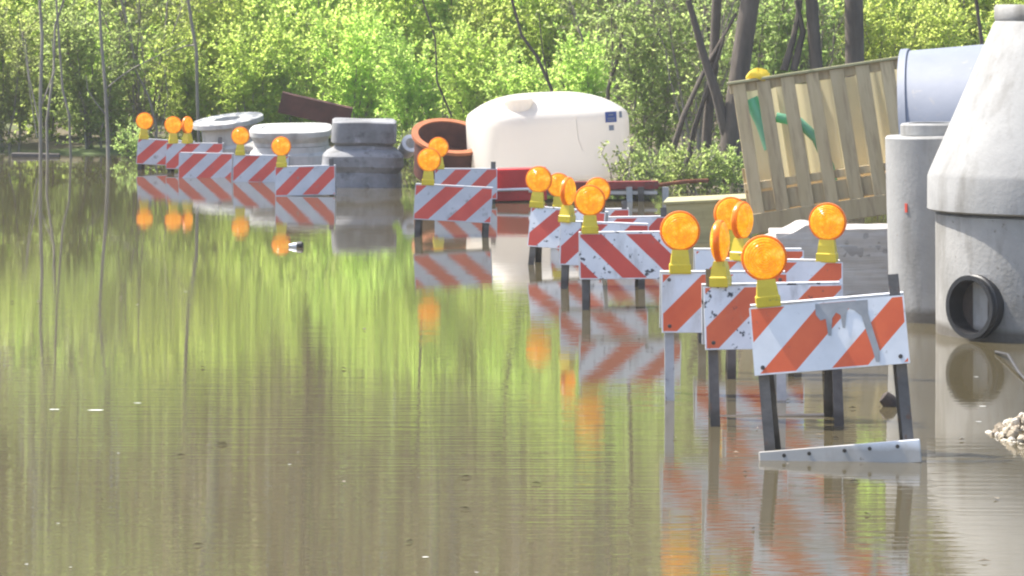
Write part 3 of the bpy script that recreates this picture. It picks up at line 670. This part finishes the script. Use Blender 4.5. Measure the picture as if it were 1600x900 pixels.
# ------------------------------------------------------------------ vegetation
def fast_mesh(name, V, nper, mat):
    """V: (n*nper, 3) vertices, consecutive groups of nper make a face"""
    n = len(V) // nper; me = bpy.data.meshes.new(name)
    me.vertices.add(len(V)); me.vertices.foreach_set('co', np.asarray(V, np.float32).ravel())
    me.loops.add(len(V)); me.loops.foreach_set('vertex_index', np.arange(len(V), dtype=np.int32))
    me.polygons.add(n); me.polygons.foreach_set('loop_start', np.arange(0, len(V), nper, dtype=np.int32))
    me.update(calc_edges=True); me.materials.append(mat); me.validate(); return me

def nrm(a): return a / (np.linalg.norm(a, axis=-1, keepdims=True) + 1e-9)

def leaves_at(P, D, ln, wd, rs, jitter=.7):
    """diamond leaves at points P pointing along D; lengths ln, widths wd"""
    n = len(P); D = nrm(D + rs.normal(0, jitter, (n, 3)))
    S = nrm(np.cross(D, rs.normal(0, 1, (n, 3)))); Nn = np.cross(D, S)
    L_ = (ln * rs.uniform(.7, 1.25, n))[:, None]; W_ = (wd * rs.uniform(.75, 1.25, n))[:, None]
    a = P; b = P + D * L_ * .45 + S * W_ * .5 + Nn * L_ * .06; c = P + D * L_; d = P + D * L_ * .45 - S * W_ * .5 + Nn * L_ * .06
    return np.stack([a, b, c, d], 1).reshape(-1, 3)

def twig_tris(A, B, r, rs):
    """thin 3-sided spikes from A to B as three faces of 4 verts"""
    D = nrm(B - A); S = nrm(np.cross(D, rs.normal(0, 1, D.shape))); T = np.cross(D, S); out = []
    r = np.asarray(r)[:, None] if hasattr(r, '__len__') else r
    k = [(S * math.cos(x) + T * math.sin(x)) for x in (0, 2.094, 4.189)]
    for i in range(3):
        j = (i + 1) % 3
        out.append(np.stack([A + k[i] * r, A + k[j] * r, B + k[j] * r * .4, B + k[i] * r * .4], 1))
    return np.concatenate(out, 0).reshape(-1, 3)

def shrub_variant(seed, height, spread, nst, ntw, nlf, leafm, name, ln=.078, wd=.034, twig_len=(.35, .75), bare=0.0, low=.04, rstem=.018, barkm='bark_pale'):
    rs = np.random.RandomState(seed); root = empty(name, (0, 0, 0)); stems = []
    for k in range(nst):
        a = rs.uniform(0, 6.28); lean = rs.uniform(.1, 1) * spread
        b0 = np.array([math.cos(a), math.sin(a), 0]) * rs.uniform(.02, .25 * spread); h = height * rs.uniform(.7, 1)
        ts = np.linspace(0, 1, 7); pts = []
        for t in ts:
            pts.append(b0 + np.array([math.cos(a) * lean * (t ** 1.3), math.sin(a) * lean * (t ** 1.3), h * t]) + rs.normal(0, .03, 3) * (t > 0) * np.array([1, 1, .3]))
        pts[0][2] -= .35
        stems.append(np.array(pts))
        MB().tube(pts, [rstem * (1 - .8 * t) + .003 for t in ts], 6).build('stem', M[barkm], root, True, 60)
    si = rs.randint(0, nst, ntw); tt = rs.uniform(low, 1, ntw) ** .85; P0 = np.empty((ntw, 3)); Tn = np.empty((ntw, 3))
    for i in range(ntw):
        q = tt[i] * 6; j = min(int(q), 5); P0[i] = stems[si[i]][j] + (stems[si[i]][j + 1] - stems[si[i]][j]) * (q - j)
        if j == 0 and P0[i][2] < .02: P0[i][2] = rs.uniform(.02, .3)
    rad = P0.copy(); rad[:, 2] = 0
    D = nrm(rs.normal(0, .8, (ntw, 3)) + nrm(rad) * .5 + np.array([0, 0, .55]))
    TL = rs.uniform(*twig_len, ntw)
    Mid = P0 + D * TL[:, None] * .5; End = Mid + nrm(D + np.array([0, 0, .35]) + rs.normal(0, .15, (ntw, 3))) * TL[:, None] * .5
    V = np.concatenate([twig_tris(P0, Mid, .0045, rs), twig_tris(Mid, End, .003, rs)], 0)
    tag(link('twigs', fast_mesh('twigs', V, 4, M['twig']), root), kind='stuff')
    keep = rs.uniform(0, 1, ntw) >= bare
    Q, DD = [], []
    for i in np.nonzero(keep)[0]:
        f = rs.uniform(.08, 1, nlf)[:, None]
        pt = np.where(f < .5, P0[i] + (Mid[i] - P0[i]) * f * 2, Mid[i] + (End[i] - Mid[i]) * (f * 2 - 1))
        Q.append(pt); DD.append(np.repeat(nrm(End[i] - P0[i])[None], nlf, 0))
    Q = np.concatenate(Q); DD = np.concatenate(DD)
    ok = Q[:, 2] > .015; Q, DD = Q[ok], DD[ok]
    V = leaves_at(Q, DD, ln, wd, rs)
    tag(link('foliage', fast_mesh('foliage', V, 4, M[leafm]), root), kind='stuff')
    return root

V_ = {}
V_['wil_a'] = shrub_variant(21, 2.3, .75, 6, 400, 34, 'leaf', 'willow_shrub')
V_['wil_b'] = shrub_variant(22, 2.6, .85, 7, 440, 34, 'leaf_bright', 'willow_shrub')
V_['wil_c'] = shrub_variant(23, 2.0, .7, 6, 380, 34, 'leaf', 'willow_shrub')
V_['olive'] = shrub_variant(24, 2.6, .8, 8, 440, 26, 'leaf_olive', 'flooded_bush', bare=.15)
V_['twiggy'] = shrub_variant(25, 2.8, .8, 9, 420, 10, 'leaf_olive', 'bare_bush', bare=.55, twig_len=(.4, 1.0))
V_['low'] = shrub_variant(26, .55, .35, 6, 90, 16, 'leaf_olive', 'shore_plant', ln=.055, wd=.026, twig_len=(.12, .3), rstem=.006)
used = set()
def plant(kind, u, v, s, label, group, scale=1.0, zoff=None, cat='shrub', dy=0):
    src = V_[kind]; o = src if kind not in used else copy_thing(src); used.add(kind)
    x, y = gx(u, s), F / s + dy; gz_ = float(ground_z(x, y)); o.location = (x, y, max(gz_, -.12) if zoff is None else zoff)
    o.rotation_euler = (0, 0, rng.uniform(0, 6.28)); o.scale = (scale * rng.uniform(.92, 1.1), scale * rng.uniform(.92, 1.1), scale * rng.uniform(.92, 1.1))
    tag(o, label, cat, group); return o

WG = 'willow shrubs along the far bank'
row = [('olive', 10, 131), ('olive', 150, 130), ('twiggy', 225, 129), ('wil_a', 300, 129), ('wil_b', 390, 130), ('wil_c', 470, 130), ('wil_b', 560, 131), ('wil_a', 650, 134), ('wil_b', 735, 136), ('wil_c', 830, 142), ('wil_a', 925, 146),
       ('olive', 1015, 150), ('twiggy', 1090, 152), ('olive', 1180, 150), ('twiggy', 1265, 150), ('wil_b', 1380, 150), ('wil_b', 1480, 148), ('wil_a', 1590, 150)]
WL = 'bright green willow shrub in the back rows of the thicket'
OL = 'olive bush with thin stems standing at the flooded edge'
ROWL = ['olive bush at the far left edge behind the floating plank', 'olive bush around the hooked sapling on the left', 'mostly bare brown bush behind the farthest barricade light',
        'green willow shrub directly behind the tilted concrete slab', 'green willow shrub just left of the brown steel channel', 'green willow shrub directly behind the brown steel channel',
        'green willow shrub rising above the dark waisted concrete piece', 'green willow shrub just left of and behind the rusty ring', 'green willow shrub behind the left edge of the white tank',
        'green willow shrub behind the filler lid of the white tank', 'green willow shrub behind the blue sticker end of the white tank', 'olive bush just right of the white tank',
        'bare brown bush between the white tank and the thick trunk', 'olive bush behind the left corner of the slatted crate', 'bare brown bush behind the middle of the slatted crate',
        'bright willow shrub behind the right corner of the slatted crate', 'bright willow shrub behind the large grey pipe', 'bright willow shrub behind the neck of the manhole cone']
for (k, u, s), lb in zip(row, ROWL):
    plant(k, u, 0, s, lb, {'olive': 'olive bushes at the flooded edge', 'twiggy': 'bare brown bushes in the thicket'}.get(k, WG), scale={'olive': .72, 'twiggy': .8}.get(k, .58))
for j, (u0, s) in enumerate(((65, 126), (0, 119), (-30, 111))):
    for i in range(15):
        u = u0 + i * (112, 120, 130)[j]; ss = s + (12 if u > 900 else 0)
        k = rng.choice(['wil_a', 'wil_b', 'wil_c', 'wil_b']) if not (950 < u < 1250 or u < 30) else ('twiggy' if j == 0 and u > 900 else rng.choice(['olive', 'wil_c', 'wil_a']))
        plant(k, u + rng.uniform(-25, 25), 0, ss, {'olive': 'olive bush in the back rows of the thicket', 'twiggy': 'bare brown bush in the back rows of the thicket'}.get(k, WL), {'olive': 'olive bushes behind the front row', 'twiggy': 'bare brown bushes behind the front row'}.get(k, WG + ' behind the front row'), scale=(.78, 1.0, 1.3)[j])
for u in (-220, -90, 1720, 1850):
    plant('wil_a', u, 0, 128, WL, WG)
for u, s, q, lb in ((205, 134, .7, 'low leafy plant at the waterline left of the farthest barricade'), (1000, 160, .6, 'low leafy plant touching the right edge of the white tank'), (1040, 162, .6, 'low leafy plant above the tow bar of the red trailer'),
                (1075, 164, .8, 'low leafy plant just above the left end of the plywood box'), (1110, 163, .7, 'low leafy plant at the foot of the vine covered trunk'), (1148, 162, .7, 'low leafy plant at the foot of the thick brown trunk'),
                (620, 140, .9, 'low leafy plant behind the white pipe end'), (990, 166, .8, 'low leafy plant behind the right end of the red rail')):
    plant('low', u, 0, s, lb, 'low leafy plants along the shore', q, cat='plant')

# vine growing up before the tank's right edge
s = 171; root = empty('climbing_vine', at(952, 288, s)); tag(root, 'thin leafy vine growing up in front of the white tank', 'vine')
pts = [Vector((0, 0, -.1))] + [at(u, v, s) - root.location for u, v in ((955, 275), (950, 255), (940, 240), (945, 228), (938, 222))]
MB().tube(pts, [.006, .006, .005, .004, .003, .002], 5).build('stem', M['twig'], root)
rs = np.random.RandomState(5); pp = []
for i in range(len(pts) - 1):
    for k in range(9): pp.append(np.array(pts[i].lerp(pts[i + 1], rs.uniform())) + rs.normal(0, .025, 3))
pp += [np.array(at(985 + rs.normal(0, 8), 240 + rs.normal(0, 14), s) - root.location) for _ in range(40)]
tag(link('foliage', fast_mesh('foliage', leaves_at(np.array(pp), np.tile([0, 0, .3], (len(pp), 1)), .045, .02, rs), 4, M['leaf_olive']), root), kind='stuff')
MB().tube([(.06, .0, -.1), at(978, 262, s) - root.location, at(984, 238, s) - root.location], [.006, .005, .003], 5).build('stem', M['twig'], root)

def px_tree(label, group, s, trunk, limbs=(), r0=.03, r1=.02, height=7, barkm='bark', crown=700, leafm='leaf_olive', name='young_tree', seed=0, cz=3.0, cr=1.4, ln=.11, wd=.05, cat='tree'):
    """trunk and limbs follow photo pixels [(u, v), ...] at depth s, the trunk goes on upwards out of the picture"""
    rs = np.random.RandomState(seed); base = at(trunk[0][0], trunk[0][1], s); base.z = max(float(ground_z(base.x, base.y)), -.2) - .1
    root = empty(name, base); tag(root, label, cat, group)
    pts = [at(u, v, s) - base for u, v in trunk]; pts[0].z = 0
    d = (pts[-1] - pts[-2]).normalized(); d = (d + Vector((0, 0, .6))).normalized(); q = pts[-1].copy(); nn = 5; hh = height - q.z
    for k in range(nn):
        d = (d + Vector((rs.normal(0, .08), rs.normal(0, .08), .1))).normalized(); q = q + d * hh / nn; pts.append(q.copy())
    n = len(pts); rr = [r0 + (r1 - r0) * min(1, i / max(1, len(trunk) - 1)) if i < len(trunk) else r1 * (1 - (i - len(trunk) + 1) / (nn + 1)) + .006 for i in range(n)]
    MB().tube(pts, rr, 10).build('trunk', M[barkm], root, True, 60)
    for lb in limbs:
        lp = [at(u, v, s) - base + Vector((0, .1 * i * (1 if len(lb) % 2 else -1) * .3, 0)) for i, (u, v) in enumerate(lb)]
        MB().tube(lp, [max(.004, r1 * .65 * (1 - .7 * i / len(lp))) for i in range(len(lp))], 6).build('limb', M[barkm], root, True, 60)
    ends = []
    for k in range(10):
        t = pts[len(trunk) - 1 + rs.randint(0, nn)]; a = rs.uniform(0, 6.28); e = t + Vector((math.cos(a) * cr * rs.uniform(.5, 1), math.sin(a) * cr * rs.uniform(.5, 1), rs.uniform(.3, 1.2)))
        if e.z < cz: e.z = cz + rs.uniform(0, .5)
        MB().tube([t, t.lerp(e, .5) + Vector((0, 0, .08)), e], [r1 * .4, r1 * .25, .004], 5).build('limb', M[barkm], root, True, 60); ends.append(np.array(e)); ends.append(np.array(t.lerp(e, .6)))
    C = np.array(ends)[rs.randint(0, len(ends), crown)]; P = C + rs.normal(0, .32, (crown, 3))
    tag(link('crown', fast_mesh('crown', leaves_at(P, np.tile([0, 0, .2], (crown, 1)), ln, wd, rs, 1.0), 4, M[leafm]), root), kind='stuff')
    return root

YT = 'thin flooded saplings on the left'
px_tree('slender grey sapling at far left, its trunk rising straight from the plank', YT, 136, [(64, 246), (63, 160), (66, 60), (62, 0)], [[(63, 200), (45, 120), (38, 60)], [(63, 170), (85, 110), (80, 60)]], .022, .017, seed=1, barkm='bark_pale')
px_tree('sapling at the plank forking low into two crooked stems', YT, 135, [(75, 246), (73, 190), (84, 110), (86, 40), (100, 0)], [[(58, 215), (48, 150), (40, 80), (28, 20)]], .017, .012, seed=2, barkm='bark_pale')
px_tree('flooded sapling with a dark hooked limb on its left side', YT, 136, [(170, 246), (168, 200), (164, 130), (158, 60), (155, 0)], [[(166, 180), (150, 160), (138, 140), (136, 118)], [(164, 140), (185, 122), (210, 105), (250, 85), (290, 62)]], .024, .015, seed=3, barkm='bark_pale')
px_tree('sapling with a stem bending right, between the hooked one and the far barricades', YT, 135, [(112, 246), (108, 180), (98, 140), (92, 60), (88, 0)], [], .015, .012, seed=4, barkm='bark_pale')
px_tree('dark crooked trunk seen high above the tilted concrete slab', None, 132, [(312, 240), (308, 150), (307, 80), (300, 40), (294, 0)], [[(308, 70), (290, 72), (270, 80)]], .021, .019, seed=5, barkm='bark_pale')
px_tree('sapling leaning left just behind the farthest barricade light', None, 131, [(243, 250), (245, 200), (232, 150), (212, 110), (205, 60), (190, 0)], [[(250, 210), (262, 150), (255, 100)]], .015, .012, seed=6, barkm='bark_pale')
px_tree('thin dark stem slanting above the rusty ring', None, 137, [(712, 250), (705, 180), (683, 128), (680, 60), (660, 0)], [[(692, 200), (692, 150)]], .014, .010, seed=7, height=4, crown=200)
px_tree('two crossing dark stems above the white tank', None, 148, [(870, 250), (862, 140), (840, 90), (815, 55), (800, 0)], [[(858, 130), (848, 80), (842, 20)]], .02, .015, seed=8, height=5, crown=300)
px_tree('upright dark stem right of the tank dome', None, 151, [(948, 250), (950, 140), (968, 80), (978, 0)], [[(950, 150), (958, 90), (955, 20)], [(985, 130), (1010, 90), (1040, 30)]], .022, .018, seed=9, height=6, crown=300)
BT = 'large brown trunks behind the crate'
px_tree('thick brown trunk leaning right just left of the slatted crate', BT, 160, [(1133, 305), (1140, 230), (1152, 140), (1163, 60), (1172, 0)], [[(1140, 230), (1120, 150), (1100, 90), (1075, 0)]], .105, .095, height=9, seed=10, crown=900, cz=4, cr=2)
px_tree('vine covered trunk rising left of the thick brown trunk', BT, 158, [(1100, 300), (1105, 200), (1115, 100), (1120, 0)], [[(1070, 280), (1085, 200), (1108, 130), (1130, 60)], [(1050, 240), (1068, 180), (1100, 110), (1150, 20)]], .05, .05, height=8, seed=11, crown=700, cz=4, cr=1.6)
px_tree('brown trunk above the middle of the slatted crate', BT, 159, [(1285, 300), (1280, 160), (1272, 60), (1268, 0)], [[(1240, 110), (1255, 50), (1245, 0)], [(1225, 110), (1240, 60), (1252, 0)]], .07, .062, height=9, seed=12, crown=700, cz=4, cr=1.8)
px_tree('straight dark trunk standing above the right end of the slatted crate', BT, 158, [(1336, 300), (1336, 160), (1335, 60), (1334, 0)], [], .10, .095, height=10, seed=13, crown=900, cz=4.5, cr=2)
px_tree('dark stem at the top right among bright leaves beside the cone', None, 157, [(1545, 300), (1540, 120), (1532, 50), (1525, 0)], [], .022, .018, height=6, seed=14, crown=300, leafm='leaf_bright')

# taller trees behind the thicket (they close the view and stand in the reflections)
rs = np.random.RandomState(77)
def tall_tree(x, y, h, seed):
    u = 800 + x * F / y; s = F / y
    return px_tree('tall half-leafed tree rising behind the green thicket', 'tall trees behind the thicket', s, [(u, CAM_H * s), (u + rs.normal(0, 4), CAM_H * s * .5), (u + rs.normal(0, 8), 0)], [], .13, .11, height=h, seed=seed, crown=1500, leafm='leaf_wood', name='tall_tree', cz=2.6, cr=2.4, ln=.20, wd=.10, barkm='bark_pale' if seed % 2 else 'bark')
for i, x in enumerate(np.linspace(-9, 9.5, 12)):
    tall_tree(x + rs.uniform(-.5, .5), 54 + rs.uniform(0, 4), rs.uniform(8, 11), 100 + i)
n = 85000; P = np.stack([rs.uniform(-34, 34, n), rs.uniform(61, 80, n), rs.beta(1.1, 1.5, n) * 15 + .2], 1)
dens = np.sin(P[:, 0] * .9) + np.sin(P[:, 0] * .37 + 2) + np.sin(P[:, 2] * .8 + P[:, 0] * .5); P = P[dens > -2.5]
V1 = leaves_at(P, np.tile([0, 0, .2], (len(P), 1)), .6, .36, rs, 1.0)
tag(link('woodland', fast_mesh('woodland', V1, 4, M['leaf_wood'])), 'brown and olive mass of woods far behind the thicket', 'woods', kind='stuff')
A = np.stack([rs.uniform(-30, 30, 260), rs.uniform(60, 78, 260), np.full(260, .5)], 1); B = A + np.stack([rs.normal(0, .6, 260), rs.normal(0, .6, 260), rs.uniform(9, 15, 260)], 1)
tag(link('woodland_trunks', fast_mesh('woodland_trunks', twig_tris(A, B, rs.uniform(.06, .17, 260), rs), 4, M['bark_pale'])), 'grey trunks inside the far woods', 'woods', kind='stuff')

# ------------------------------------------------------------------ humid air
hz = MB(); hz.box((0, 300, 8.4), (2600, 2700, 22))
m, nt, out = new_mat('humid_air'); pv = nt.nodes.new('ShaderNodeVolumePrincipled'); pv.inputs['Color'].default_value = (.97, .96, .93, 1)
pv.inputs['Density'].default_value = .0009; nt.links.new(pv.outputs[0], out.inputs['Volume'])
tag(hz.build('haze', m), 'faint pale haze in the air over the flooded ground', 'haze', kind='stuff')
